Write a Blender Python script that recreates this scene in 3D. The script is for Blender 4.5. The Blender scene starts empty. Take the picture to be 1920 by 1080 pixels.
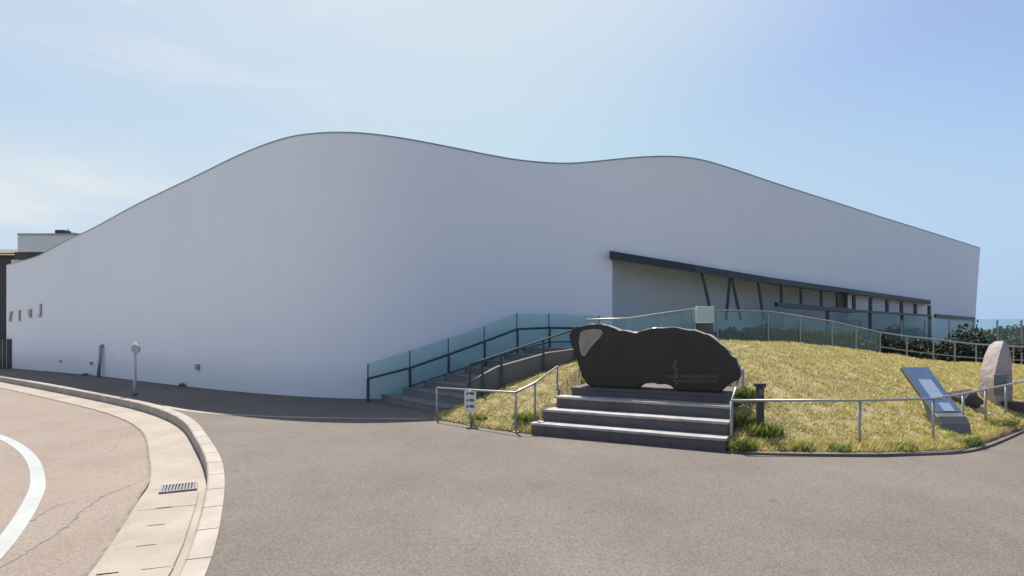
import bpy, math, random
import numpy as np
from mathutils import Vector, Matrix, noise as mnoise

random.seed(7)
rng = np.random.default_rng(11)
SC = bpy.context.scene
COL = SC.collection
R = math.radians

# ------------------------------------------------------------------ measuring
FPX, CX, HY, EYE = 1144.0, 960.0, 615.0, 1.6      # surveying constants: focal in px, centre, horizon, eye height

def at(px, d, z=0.0):
    return Vector(((px - CX) * d / FPX, d, z))

def up(py, d):
    return EYE - (py - HY) * d / FPX

def onground(px, py, z=0.0):
    d = (EYE - z) * FPX / (py - HY)
    return Vector(((px - CX) * d / FPX, d, z))

class Spline:
    """natural cubic spline"""
    def __init__(self, xs, ys):
        x = np.array(xs, float); y = np.array(ys, float); n = len(x)
        h = np.diff(x); A = np.eye(n); b = np.zeros(n)
        for i in range(1, n - 1):
            A[i, i-1] = h[i-1]; A[i, i] = 2 * (h[i-1] + h[i]); A[i, i+1] = h[i]
            b[i] = 6 * ((y[i+1] - y[i]) / h[i] - (y[i] - y[i-1]) / h[i-1])
        self.x, self.y, self.h, self.m = x, y, h, np.linalg.solve(A, b)
    def __call__(self, t):
        x, y, h, m = self.x, self.y, self.h, self.m
        i = int(min(max(np.searchsorted(x, t) - 1, 0), len(x) - 2))
        a = (x[i+1] - t) / h[i]; c = (t - x[i]) / h[i]
        return a*y[i] + c*y[i+1] + ((a**3 - a) * m[i] + (c**3 - c) * m[i+1]) * h[i]**2 / 6

def curve_pts(ctrl, step=0.25):
    """smooth plan curve through control points"""
    c = [Vector((p[0], p[1])) for p in ctrl]
    t = [0.0]
    for a, b in zip(c, c[1:]): t.append(t[-1] + (b - a).length)
    sx, sy = Spline(t, [p.x for p in c]), Spline(t, [p.y for p in c])
    n = max(2, int(t[-1] / step))
    return [Vector((sx(t[-1]*i/n), sy(t[-1]*i/n))) for i in range(n + 1)]

# ------------------------------------------------------------------ materials
def new_mat(name):
    m = bpy.data.materials.new(name); m.use_nodes = True
    nt = m.node_tree
    return m, nt, nt.nodes['Principled BSDF']

def N(nt, kind, **kw):
    n = nt.nodes.new(kind)
    for k, v in kw.items():
        if k.startswith('in_'):
            n.inputs[k[3:].replace('_', ' ')].default_value = v
        else: setattr(n, k, v)
    return n

def noise_node(nt, scale, detail=4, rough=0.6, vec=None, stretch=None):
    pos = nt.nodes.get('POS') or N(nt, 'ShaderNodeNewGeometry', name='POS')
    src = pos.outputs['Position']
    if stretch:
        mp = N(nt, 'ShaderNodeMapping'); mp.inputs['Scale'].default_value = stretch
        nt.links.new(src, mp.inputs['Vector']); src = mp.outputs['Vector']
    n = N(nt, 'ShaderNodeTexNoise'); n.inputs['Scale'].default_value = scale
    n.inputs['Detail'].default_value = detail; n.inputs['Roughness'].default_value = rough
    nt.links.new(src, n.inputs['Vector'])
    return n.outputs['Fac']

def ramp(nt, fac, stops):
    r = N(nt, 'ShaderNodeValToRGB')
    e = r.color_ramp.elements
    while len(e) < len(stops): e.new(0.5)
    for k, (p, c) in enumerate(stops):
        e[k].position = p; e[k].color = (*c, 1) if len(c) == 3 else c
    nt.links.new(fac, r.inputs['Fac'])
    return r.outputs['Color']

def mix(nt, a, b, fac, mode='MIX'):
    m = N(nt, 'ShaderNodeMix', data_type='RGBA', blend_type=mode)
    for sock, v in ((m.inputs[0], fac), (m.inputs[6], a), (m.inputs[7], b)):
        if hasattr(v, 'links') or hasattr(v, 'is_linked'): nt.links.new(v, sock)
        elif isinstance(v, (int, float)): sock.default_value = v
        else: sock.default_value = (*v, 1)
    return m.outputs[2]

def bump(nt, bsdf, fac, strength, dist=0.01):
    b = N(nt, 'ShaderNodeBump'); b.inputs['Strength'].default_value = strength
    b.inputs['Distance'].default_value = dist
    nt.links.new(fac, b.inputs['Height']); nt.links.new(b.outputs['Normal'], bsdf.inputs['Normal'])

def surf(name, c, var=0.15, scale=3.0, rough=0.7, metal=0.0, fine=60, bmp=0.2, bdist=0.004, spec=0.5):
    """painted, stone or metal surface with broad and fine variation"""
    m, nt, b = new_mat(name)
    lo = [x * (1 - var) for x in c]; hi = [min(1, x * (1 + var)) for x in c]
    a = ramp(nt, noise_node(nt, scale, 5), [(0.3, lo), (0.7, hi)])
    f = noise_node(nt, fine, 3)
    g = ramp(nt, f, [(0.25, (1 - var,)*3), (0.75, (1 + 0.0*var,)*3)])
    nt.links.new(mix(nt, a, g, 0.6, 'MULTIPLY'), b.inputs['Base Color'])
    b.inputs['Roughness'].default_value = rough; b.inputs['Metallic'].default_value = metal
    b.inputs['Specular IOR Level'].default_value = spec
    if bmp: bump(nt, b, f, bmp, bdist)
    return m

def asphalt(name, c, warm, speck=0.35, patch=0.2):
    m, nt, b = new_mat(name)
    base = ramp(nt, noise_node(nt, 0.35, 6, 0.65), [(0.3, [x*(1-patch) for x in c]), (0.7, [x*(1+patch*.7) for x in c])])
    st = ramp(nt, noise_node(nt, 1.3, 5, 0.7, stretch=(1, .35, 1)), [(0.42, (1, 1, 1)), (0.75, warm)])
    col = mix(nt, base, st, 0.8, 'MULTIPLY')
    blot = ramp(nt, noise_node(nt, 2.1, 6, 0.75), [(0.30, (.80, .80, .80)), (0.40, (1, 1, 1)), (0.66, (1, 1, 1)), (0.76, (1.13, 1.12, 1.11))])
    col = mix(nt, col, blot, 0.7, 'MULTIPLY')
    drip = N(nt, 'ShaderNodeTexVoronoi', feature='F1'); drip.inputs['Scale'].default_value = 1.1; drip.inputs['Randomness'].default_value = 1
    nt.links.new(nt.nodes['POS'].outputs['Position'], drip.inputs['Vector'])
    col = mix(nt, col, ramp(nt, drip.outputs['Distance'], [(0.03, (.72, .70, .68)), (0.075, (1, 1, 1))]), 0.55, 'MULTIPLY')
    vor = N(nt, 'ShaderNodeTexVoronoi', feature='F1'); vor.inputs['Scale'].default_value = 85
    nt.links.new(nt.nodes['POS'].outputs['Position'], vor.inputs['Vector'])
    agg = ramp(nt, vor.outputs['Color'], [(0.1, (1 - speck,)*3), (0.5, (1, 1, 1)), (0.95, (1 + speck,)*3)])
    col = mix(nt, col, agg, 0.75, 'MULTIPLY')
    f = noise_node(nt, 38, 4, 0.7)
    col = mix(nt, col, ramp(nt, f, [(0.3, (.76, .75, .74)), (0.65, (1.12, 1.12, 1.12))]), 0.8, 'MULTIPLY')
    nt.links.new(col, b.inputs['Base Color'])
    b.inputs['Roughness'].default_value = 0.88; b.inputs['Specular IOR Level'].default_value = 0.25
    bump(nt, b, vor.outputs['Distance'], 0.35, 0.006)
    return m

def glass(name, tint, gloss=1.0, clear=0.8):
    m = bpy.data.materials.new(name); m.use_nodes = True
    nt = m.node_tree; nt.nodes.clear()
    o = N(nt, 'ShaderNodeOutputMaterial'); t = N(nt, 'ShaderNodeBsdfTransparent'); g = N(nt, 'ShaderNodeBsdfGlossy')
    d = N(nt, 'ShaderNodeBsdfDiffuse'); d.inputs['Color'].default_value = (tint[0]*.50, tint[1]*.62, tint[2]*.62, 1)
    t.inputs['Color'].default_value = (*tint, 1); g.inputs['Roughness'].default_value = 0.03
    fr = N(nt, 'ShaderNodeFresnel'); fr.inputs['IOR'].default_value = 1.45
    m1 = N(nt, 'ShaderNodeMixShader'); m1.inputs[0].default_value = 1 - clear
    m2 = N(nt, 'ShaderNodeMixShader')
    nt.links.new(t.outputs[0], m1.inputs[1]); nt.links.new(d.outputs[0], m1.inputs[2])
    ge = N(nt, 'ShaderNodeNewGeometry'); iv = N(nt, 'ShaderNodeMath', operation='SUBTRACT'); iv.inputs[0].default_value = 1; nt.links.new(ge.outputs['Backfacing'], iv.inputs[1])
    fm = N(nt, 'ShaderNodeMath', operation='MULTIPLY'); nt.links.new(fr.outputs[0], fm.inputs[0]); nt.links.new(iv.outputs[0], fm.inputs[1])
    nt.links.new(fm.outputs[0], m2.inputs[0]); nt.links.new(m1.outputs[0], m2.inputs[1]); nt.links.new(g.outputs[0], m2.inputs[2])
    nt.links.new(m2.outputs[0], o.inputs['Surface'])
    return m

def foliage_mat(name, cols, scale=9, trans=0.25, lo=.25, hi=.75):
    m, nt, b = new_mat(name)
    pat = ramp(nt, noise_node(nt, scale, 4, 0.65), [(lo + (hi-lo)*i/(len(cols)-1), c) for i, c in enumerate(cols)])
    at_ = N(nt, 'ShaderNodeAttribute', attribute_name='tone')
    tn = ramp(nt, at_.outputs['Fac'], [(0, (.6, .62, .55)), (1, (1.35, 1.3, 1.2))])
    nt.links.new(mix(nt, pat, tn, 1.0, 'MULTIPLY'), b.inputs['Base Color'])
    b.inputs['Roughness'].default_value = 0.6; b.inputs['Specular IOR Level'].default_value = 0.25
    tr = N(nt, 'ShaderNodeBsdfTranslucent'); mx = N(nt, 'ShaderNodeMixShader'); mx.inputs[0].default_value = trans
    nt.links.new(mix(nt, pat, tn, 1.0, 'MULTIPLY'), tr.inputs['Color'])
    out = nt.nodes['Material Output']
    nt.links.new(b.outputs[0], mx.inputs[1]); nt.links.new(tr.outputs[0], mx.inputs[2]); nt.links.new(mx.outputs[0], out.inputs['Surface'])
    return m

def wall_mat():
    m, nt, b = new_mat('white_render')
    a = ramp(nt, noise_node(nt, 0.25, 5), [(0.3, (.825, .835, .91)), (0.7, (.855, .865, .94))])
    st = ramp(nt, noise_node(nt, 1.6, 5, 0.6, stretch=(1, 1, .06)), [(0.35, (.982, .982, .98)), (0.65, (1, 1, 1))])
    c = mix(nt, a, st, 0.8, 'MULTIPLY')
    f = noise_node(nt, 9, 6, 0.7)
    c = mix(nt, c, ramp(nt, f, [(0.3, (.97, .97, .965)), (0.6, (1, 1, 1))]), 0.8, 'MULTIPLY')
    # slightly darker towards the foot, edge broken up by noise
    sep = N(nt, 'ShaderNodeSeparateXYZ'); nt.links.new(nt.nodes['POS'].outputs['Position'], sep.inputs[0])
    ad = N(nt, 'ShaderNodeMath', operation='MULTIPLY_ADD'); nt.links.new(noise_node(nt, 2.5, 5, .7), ad.inputs[0])
    ad.inputs[1].default_value = -0.6; nt.links.new(sep.outputs['Z'], ad.inputs[2])
    c = mix(nt, c, ramp(nt, ad.outputs[0], [(0.0, (.88, .875, .86)), (0.55, (1, 1, 1))]), 0.9, 'MULTIPLY')
    nt.links.new(c, b.inputs['Base Color'])
    b.inputs['Roughness'].default_value = 0.75; b.inputs['Specular IOR Level'].default_value = 0.25
    bump(nt, b, noise_node(nt, 55, 4), 0.12, 0.003)
    return m

M = {}
M['wall'] = wall_mat()
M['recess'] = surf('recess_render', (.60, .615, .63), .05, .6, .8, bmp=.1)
M['coping'] = surf('zinc_coping', (.30, .32, .34), .1, 2, .45, .6)
M['roof'] = surf('roof_membrane', (.35, .35, .35), .1, 1, .9)
M['dark'] = surf('dark_steel', (.035, .042, .055), .15, 4, .45, .3)
M['frame'] = surf('bronze_frame', (.05, .055, .06), .15, 4, .4, .4)
M['steel'] = surf('stainless_steel', (.40, .39, .39), .08, 6, .42, .75, bmp=.05)
M['galv'] = surf('galvanised_steel', (.36, .36, .37), .12, 8, .5, .6, bmp=.1)
M['postdark'] = surf('grey_painted_steel', (.055, .075, .085), .15, 6, .65, 0, spec=.25)
M['plaza'] = asphalt('worn_asphalt', (.160, .139, .122), (.86, .85, .85))
M['road'] = asphalt('road_asphalt', (.262, .216, .183), (.90, .86, .83), .22, .12)
M['concrete'] = surf('kerb_concrete', (.35, .30, .262), .14, 2.2, .85, fine=45, bmp=.25)
M['gutter'] = surf('gutter_concrete', (.32, .272, .228), .16, 1.6, .88, fine=40, bmp=.25)
M['paint'] = surf('road_paint', (.345, .36, .355), .12, 3, .7, fine=14, bmp=.1)
M['stair'] = surf('stair_paving', (.17, .165, .17), .16, 3, .85, fine=40)
M['stairside'] = surf('stair_side_concrete', (.15, .15, .15), .12, 2, .85)
M['granite'] = surf('grey_granite', (.085, .075, .085), .22, 5, .55, fine=120, bmp=.12)
M['tread'] = surf('sunlit_pale_granite', (.36, .34, .325), .25, 5, .6, fine=120, bmp=.1)  # sunlight on the step treads put into the colour; pale small stones share it
M['black'] = surf('polished_black_granite', (.017, .0165, .019), .4, 4, .22, fine=60, bmp=.10, spec=.38)
M['rough'] = surf('split_granite_edge', (.30, .28, .265), .35, 9, .85, fine=50, bmp=.8, bdist=.02)
M['brownpatch'] = surf('pale_brown_patch', (.32, .275, .24), .25, 7, .8, fine=60, bmp=.5, bdist=.01)
M['engrave'] = surf('engraved_lettering', (.16, .15, .145), .1, 10, .8)
M['seam'] = surf('dirty_seam', (.22, .183, .156), .35, 6, .95)
M['grate'] = surf('steel_grating', (.20, .185, .205), .15, 10, .6, .3)
M['lampgrey'] = surf('dark_grey_post', (.06, .065, .062), .15, 6, .6, bmp=.05, spec=.3)
M['gap'] = surf('drain_shadow_gap', (.03, .028, .025), .1, 10, .9)
M['soil'] = surf('dry_soil_turf', (.28, .23, .115), .35, 2.5, .95, fine=25, bmp=.6, bdist=.02)
M['glass'] = glass('teal_glass', (.835, .935, .93), clear=.90)
M['paleglass'] = glass('pale_green_glass', (.87, .955, .945), clear=.90)
M['window'] = glass('entrance_glass', (.62, .68, .68), clear=.85)
M['boardblue'] = surf('board_sky_reflection', (.10, .152, .27), .12, 5, .22, fine=60, bmp=.02)  # reflected sky blue put into the board's base colour
M['boardpale'] = surf('pale_printed_panel', (.30, .36, .50), .08, 9, .25, bmp=.02)
M['boardgrey'] = surf('weathered_cast_aluminium', (.14, .145, .145), .15, 6, .5, .2)
M['stone'] = surf('pinkish_granite', (.43, .37, .35), .22, 4, .85, fine=40, bmp=.5, bdist=.015)
M['plaque'] = surf('verdigris_plaque', (.14, .17, .165), .12, 9, .45, .3)
M['boulder'] = surf('dark_boulder', (.075, .06, .058), .3, 6, .9, fine=40, bmp=.6, bdist=.02)
M['white'] = surf('white_enamel', (.72, .72, .73), .05, 4, .5, bmp=.03)
M['mark'] = surf('grey_print', (.17, .14, .18), .1, 6, .6, bmp=0)
M['beige'] = surf('beige_render', (.17, .14, .10), .12, 2, .85)
M['housewhite'] = surf('far_white_render', (.66, .67, .70), .05, 1, .8)
M['darkwood'] = surf('dark_cladding', (.085, .075, .085), .15, 3, .8)
M['pillar'] = surf('pale_sign_face', (.45, .53, .57), .06, 4, .35, bmp=.03)
M['plateface'] = surf('pale_grey_plate', (.40, .41, .40), .08, 5, .5, bmp=0)
M['palepole'] = surf('pale_grey_paint', (.50, .51, .54), .06, 5, .5, bmp=0)
M['bark'] = surf('bark', (.09, .065, .045), .3, 12, .9, fine=40, bmp=.6)
M['grassblade'] = foliage_mat('dry_lawn_grass', [(.27, .34, .085), (.50, .51, .18), (.74, .60, .33), (.46, .48, .15), (.68, .52, .30), (.40, .33, .15)], 3.6, .2, .30, .70)
M['weed'] = foliage_mat('green_weeds', [(.13, .17, .05), (.25, .30, .09), (.36, .38, .15)], 8, .25)
M['hedge'] = foliage_mat('evergreen_leaves', [(.014, .022, .014), (.028, .042, .022), (.045, .058, .028)], 5, .12)
M['tree'] = foliage_mat('far_tree_leaves', [(.04, .048, .03), (.065, .075, .04), (.09, .085, .05)], 3, .15)

# ------------------------------------------------------------------ mesh building
class MB:
    def __init__(self): self.v = []; self.f = []; self.mi = []; self.sm = []
    def face(self, pts, m=0, smooth=False):
        b = len(self.v); self.v += [tuple(p) for p in pts]; self.f.append(list(range(b, b + len(pts)))); self.mi.append(m); self.sm.append(smooth)
    def grid(self, rows, m=0, smooth=True, flip=False):
        b = len(self.v); nc = len(rows[0])
        for r in rows: self.v += [tuple(p) for p in r]
        for i in range(len(rows) - 1):
            for j in range(nc - 1):
                q = [b+i*nc+j, b+i*nc+j+1, b+(i+1)*nc+j+1, b+(i+1)*nc+j]
                self.f.append(q[::-1] if flip else q); self.mi.append(m); self.sm.append(smooth)
        return self
    def hexa(self, lo, hi, m=0, ms=None):
        """prism between two equal-length rings (lo bottom, hi top)"""
        b = len(self.v); n = len(lo)
        self.v += [tuple(p) for p in lo] + [tuple(p) for p in hi]
        self.f.append([b + i for i in range(n)][::-1]); self.mi.append(m); self.sm.append(False)
        self.f.append([b + n + i for i in range(n)]); self.mi.append(m if ms is None else ms); self.sm.append(False)
        for i in range(n):
            j = (i + 1) % n
            self.f.append([b + i, b + j, b + n + j, b + n + i]); self.mi.append(m); self.sm.append(False)
        return self
    def box(self, c, sx, sy, sz, ax=None, ay=None, az=None, m=0):
        c = Vector(c); ax = Vector(ax or (1, 0, 0)); ay = Vector(ay or (0, 1, 0)); az = Vector(az or (0, 0, 1))
        q = [(-1, -1), (1, -1), (1, 1), (-1, 1)]
        lo = [c + ax*(a*sx/2) + ay*(b*sy/2) - az*(sz/2) for a, b in q]
        hi = [p + az*sz for p in lo]
        return self.hexa(lo, hi, m)
    def bar(self, a, b, w, t=None, m=0, side=None):
        """rectangular bar from a to b"""
        a = Vector(a); b = Vector(b); d = (b - a).normalized(); t = t or w
        s = Vector(side) if side else d.cross(Vector((0, 0, 1)))
        if s.length < 1e-4: s = Vector((1, 0, 0))
        s = (s - d * s.dot(d)).normalized(); u = d.cross(s).normalized()
        q = [(-1, -1), (1, -1), (1, 1), (-1, 1)]
        lo = [a + s*(i*w/2) + u*(j*t/2) for i, j in q]; hi = [b + s*(i*w/2) + u*(j*t/2) for i, j in q]
        return self.hexa(lo, hi, m)
    def tube(self, pts, r, n=8, m=0):
        pts = [Vector(p) for p in pts]; rr = r if isinstance(r, (list, tuple)) else [r]*len(pts)
        rings = []
        for i, p in enumerate(pts):
            d = (pts[min(i+1, len(pts)-1)] - pts[max(i-1, 0)]).normalized()
            s = d.cross(Vector((0, 0, 1)))
            if s.length < 1e-3: s = d.cross(Vector((0, 1, 0)))
            s.normalize(); u = s.cross(d)
            rings.append([p + (s*math.cos(2*math.pi*k/n) + u*math.sin(2*math.pi*k/n))*rr[i] for k in range(n)])
        b = len(self.v)
        for rg in rings: self.v += [tuple(p) for p in rg]
        for i in range(len(rings)-1):
            for k in range(n):
                self.f.append([b+i*n+k, b+i*n+(k+1)%n, b+(i+1)*n+(k+1)%n, b+(i+1)*n+k]); self.mi.append(m); self.sm.append(True)
        self.f.append([b+k for k in range(n)][::-1]); self.mi.append(m); self.sm.append(False)
        self.f.append([b+(len(rings)-1)*n+k for k in range(n)]); self.mi.append(m); self.sm.append(False)
        return self
    def build(self, name, mats, parent=None, origin=None, fix=True, bevel=0):
        if not isinstance(mats, (list, tuple)): mats = [mats]
        org = Vector(origin) if origin is not None else Vector((0, 0, 0))
        me = bpy.data.meshes.new(name)
        me.from_pydata([tuple(Vector(p) - org) for p in self.v], [], self.f)
        for mt in mats: me.materials.append(mt)
        me.polygons.foreach_set('material_index', self.mi); me.polygons.foreach_set('use_smooth', self.sm)
        if fix:
            import bmesh
            bm = bmesh.new(); bm.from_mesh(me); bmesh.ops.recalc_face_normals(bm, faces=bm.faces); bm.to_mesh(me); bm.free()
        me.update()
        o = bpy.data.objects.new(name, me); COL.objects.link(o); o.location = org
        if parent is not None: adopt(o, parent)
        if bevel:
            bv = o.modifiers.new('edge', 'BEVEL'); bv.width = bevel; bv.segments = 2; bv.limit_method = 'ANGLE'
        return o

WORLD = {}
def adopt(o, p):
    """parent o to p keeping its world place"""
    o.parent = p
    base = Vector((0, 0, 0)); q = p
    while q is not None: base += q.location; q = q.parent
    o.location = o.location - base

def tag(o, label=None, cat=None, group=None, kind=None):
    if label: o['label'] = label
    if cat: o['category'] = cat
    if group: o['group'] = group
    if kind: o['kind'] = kind
    return o

def thing(name, loc, label, cat, group=None):
    o = bpy.data.objects.new(name, None); COL.objects.link(o); o.location = loc
    o.empty_display_size = .2
    return tag(o, label, cat, group)

def struct(o): o['kind'] = 'structure'; return o

def dup(o, parent=None, delta=(0, 0, 0), rotz=None):
    """copy of a thing with copies of its parts and sub-parts"""
    c = o.copy(); COL.objects.link(c)
    if parent is not None: c.parent = parent
    else:
        c.location = Vector(o.location) + Vector(delta)
        if rotz is not None: c.rotation_euler.z = rotz
    for ch in list(o.children): dup(ch, c)
    return c

def leaves(center, radii, n, size, mat, seedn, name, parent=None, origin=None, shell=.55, flat=0.0, lump=.35):
    """crown of leaf-sized faces spread through a lumpy volume"""
    g = np.random.default_rng(seedn)
    c = np.array(center); r = np.array(radii)
    d = g.normal(size=(n, 3)); d /= np.linalg.norm(d, axis=1)[:, None]
    rad = (shell + (1 - shell) * g.random(n)) ** .8
    lob = np.array([1 + lump * mnoise.noise(Vector(tuple(v * 2.1 + seedn * 3.7))) * 1.6 for v in d])
    keep = g.random(n) < np.clip(.55 + np.array([mnoise.noise(Vector(tuple(v * 3.3 + seedn))) for v in d]) * 1.2, .12, 1)
    P = c + d * (rad * lob)[:, None] * r
    P = P[keep]; n = len(P)
    a = g.normal(size=(n, 3)); a /= np.linalg.norm(a, axis=1)[:, None]
    b = np.cross(a, g.normal(size=(n, 3))); b /= np.linalg.norm(b, axis=1)[:, None]
    s = size * (.6 + .8 * g.random(n))[:, None]
    V = np.stack([P - a*s, P + b*s*.45, P + a*s, P - b*s*.45], 1)
    if origin is None: origin = (0, 0, 0)
    V = (V - np.array(origin)).reshape(-1, 3)
    V[:, 2] = np.maximum(V[:, 2], center[2] - radii[2] * 1.25 - origin[2])
    return mass(name, V, 4, np.repeat(g.random(n), 4), mat, parent, origin)

def mass(name, V, k, tone, mat, parent=None, origin=(0, 0, 0)):
    me = bpy.data.meshes.new(name); nv = len(V); nf = nv // k
    me.vertices.add(nv); me.vertices.foreach_set('co', np.ascontiguousarray(V, np.float32).ravel())
    me.loops.add(nv); me.loops.foreach_set('vertex_index', np.arange(nv, dtype=np.int32))
    me.polygons.add(nf); me.polygons.foreach_set('loop_start', np.arange(0, nv, k, dtype=np.int32))
    me.polygons.foreach_set('loop_total', np.full(nf, k, np.int32))
    me.update(calc_edges=True)
    at_ = me.attributes.new('tone', 'FLOAT', 'POINT'); at_.data.foreach_set('value', np.asarray(tone, np.float32))
    me.materials.append(mat)
    o = bpy.data.objects.new(name, me); COL.objects.link(o); o.location = origin
    if parent is not None: adopt(o, parent)
    return o

def blades(pts, lens, width, lean, mat, seedn, name, parent=None, origin=(0, 0, 0)):
    g = np.random.default_rng(seedn); P = np.asarray(pts, float); n = len(P)
    an = g.random(n) * 2*np.pi
    side = np.stack([np.cos(an), np.sin(an), np.zeros(n)], 1) * (width * (.6 + .8*g.random(n)))[:, None]
    bn = g.random(n) * 2*np.pi
    tip = np.stack([np.cos(bn)*lean, np.sin(bn)*lean, np.ones(n)], 1) * lens[:, None] * (.7 + .6*g.random(n))[:, None]
    V = np.stack([P - side, P + side, P + tip], 1).reshape(-1, 3) - np.array(origin)
    return mass(name, V, 3, np.repeat(g.random(n), 3), mat, parent, origin)

# ------------------------------------------------------------------ ground, road, kerb
KC = [(-0.55, -8), (-0.95, -3), (-1.25, 0), (-1.60, 2.4), (-1.98, 3.94), (-2.37, 4.95), (-2.92, 6.2), (-3.26, 6.9), (-3.75, 7.79), (-4.45, 8.93),
      (-5.44, 10.46), (-6.35, 11.6), (-7.85, 13.1), (-9.7, 14.65), (-12.8, 17.1), (-16.7, 20.1), (-24, 25.5), (-40, 37)]
kerb_line = curve_pts(KC, .22)

def offs(line, o):
    out = []
    for i, p in enumerate(line):
        d = (line[min(i+1, len(line)-1)] - line[max(i-1, 0)]).normalized()
        out.append(p + Vector((-d.y, d.x)) * o)       # left of travel = road side
    return out

def road_z(y):
    t = min(max((y - 5.7) / 1.7, 0), 1); t = t*t*(3 - 2*t)
    return -.030 - .12*t

g = MB(); S = 900
g.face([(-S, -S, -.4), (S, -S, -.4), (S, S, -.4), (-S, S, -.4)])
struct(g.build('ground', surf('far_ground', (.16, .17, .10), .3, .05, .95, fine=2)))

k_out, k_in = kerb_line, offs(kerb_line, .17)
g_in, g_out = offs(kerb_line, .175), offs(kerb_line, .74)
# plaza: asphalt right of the kerb, carried behind the building
m = MB(); poly = [(p.x, p.y, 0) for p in k_out] + [(60, 60, 0), (60, -8, 0)]
m.face(poly); m.face([(p[0], p[1], -.4) for p in ((60, -8), (60, 60))] + [(60, 60, 0), (60, -8, 0)])
struct(m.build('plaza', M['plaza'], fix=False))
m = MB()
rows = [[Vector((p.x, p.y, road_z(p.y))), Vector((p.x - 7.5, p.y, road_z(p.y)))] for p in g_out]
m.grid(rows, smooth=True)
struct(m.build('road', M['road']))
# kerb: profile swept, slightly rounded, with joints
m = MB(); prof = []
for i, (a, b) in enumerate(zip(k_out, k_in)):
    zr = road_z(a.y) - .05; top = .012
    e = (b - a)
    prof.append([Vector((a.x, a.y, -.05)), Vector((a.x, a.y, top)), Vector((*(a + e*.88), top)), Vector((*(a + e*.97), top - .012)), Vector((b.x, b.y, top - .04 if road_z(a.y) < -.08 else top - .02)), Vector((b.x, b.y, zr))])
m.grid(prof, smooth=False)
struct(m.build('kerb', M['concrete']))
# dark mortar joints between kerb stones, as thin inlays
m = MB(); run = 0
for i in range(1, len(kerb_line)-1):
    run += (kerb_line[i] - kerb_line[i-1]).length
    if run > .6 and kerb_line[i].y > 1:
        run = 0; a, b = k_out[i], k_in[i]; d = (kerb_line[i+1] - kerb_line[i-1]).normalized()*.005
        m.face([(a.x-d.x, a.y-d.y, .0135), (a.x+d.x, a.y+d.y, .0135), (b.x+d.x, b.y+d.y, .0135), (b.x-d.x, b.y-d.y, .0135)])
        zz = road_z(a.y); nn = (b - a).normalized()*.0015
        m.face([(b.x-d.x+nn.x, b.y-d.y+nn.y, .0), (b.x+d.x+nn.x, b.y+d.y+nn.y, .0), (b.x+d.x+nn.x, b.y+d.y+nn.y, zz), (b.x-d.x+nn.x, b.y-d.y+nn.y, zz)])
struct(m.build('kerb_joints', M['gap']))
# gutter bed
m = MB()
m.grid([[Vector((a.x, a.y, road_z(a.y) + .006)), Vector((b.x, b.y, road_z(a.y) + .006))] for a, b in zip(g_in, g_out)])
struct(m.build('gutter', M['gutter']))
m = MB(); sa, sb = offs(kerb_line, .737), offs(kerb_line, .765)
m.grid([[Vector((a.x, a.y, road_z(a.y) + .009)), Vector((b.x, b.y, road_z(b.y) + .009))] for a, b in zip(sa, sb)])
struct(m.build('gutter_seam', M['seam']))
m = MB(); rs0 = random.Random(5)
for (path, w_) in (([(-4.35, 7.3), (-4.1, 6.6), (-4.0, 6.1), (-3.85, 5.5), (-3.62, 4.9), (-3.5, 4.3), (-3.3, 3.6)], .008), ([(-4.0, 6.0), (-4.15, 5.5), (-4.0, 5.0), (-3.95, 4.6)], .005), ([(-6.3, 9.9), (-6.0, 9.3), (-5.75, 8.8), (-5.6, 8.2)], .004)):
    c_ = curve_pts(path, .06); c_ = [p + Vector((rs0.uniform(-.018, .018), rs0.uniform(-.015, .015))) for p in c_]
    ww = [w_*rs0.uniform(.3, 1.2)*min(1, 3*i/len(c_), 3*(len(c_)-1-i)/len(c_)) for i in range(len(c_))]
    m.grid([[Vector((p.x - w, p.y, road_z(p.y) + .003)), Vector((p.x + w, p.y, road_z(p.y) + .003))] for p, w in zip(c_, ww)])
struct(m.build('road_cracks', M['seam']))
# white line, parallel with the kerb
WL = [(-24, 20.5), (-16, 15.6), (-10.6, 11.5), (-7.97, 9.6), (-6.96, 8.7), (-5.98, 7.66), (-5.33, 6.86), (-4.76, 6.1), (-4.22, 5.27), (-3.86, 4.65), (-3.2, 3.2), (-2.7, 1.5), (-2.4, -1), (-2.2, -6)]
wl = curve_pts(WL, .2); wa, wb = offs(wl, .068), offs(wl, -.068)
m = MB(); m.grid([[Vector((a.x, a.y, road_z(a.y) + .004)), Vector((b.x, b.y, road_z(b.y) + .004))] for a, b in zip(wa, wb)])
struct(m.build('road_marking', M['paint']))
# pale edging strip between the pavement by the wall and the plaza
el = curve_pts([(-7.1, 12.45), (-6.2, 11.75), (-5.0, 11.2), (-3.6, 10.88), (-1.5, 10.72)], .3)
m = MB(); m.grid([[Vector((*a, .004)), Vector((*b, .004))] for a, b in zip(offs(el, .06), offs(el, -.06))])
struct(m.build('pavement_edging', M['concrete']))

def along(line, y):
    for i in range(len(line)-1):
        if line[i].y <= y <= line[i+1].y:
            t = (y - line[i].y) / (line[i+1].y - line[i].y)
            return line[i].lerp(line[i+1], t), (line[i+1] - line[i]).normalized()
gc = offs(kerb_line, .455)
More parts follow.
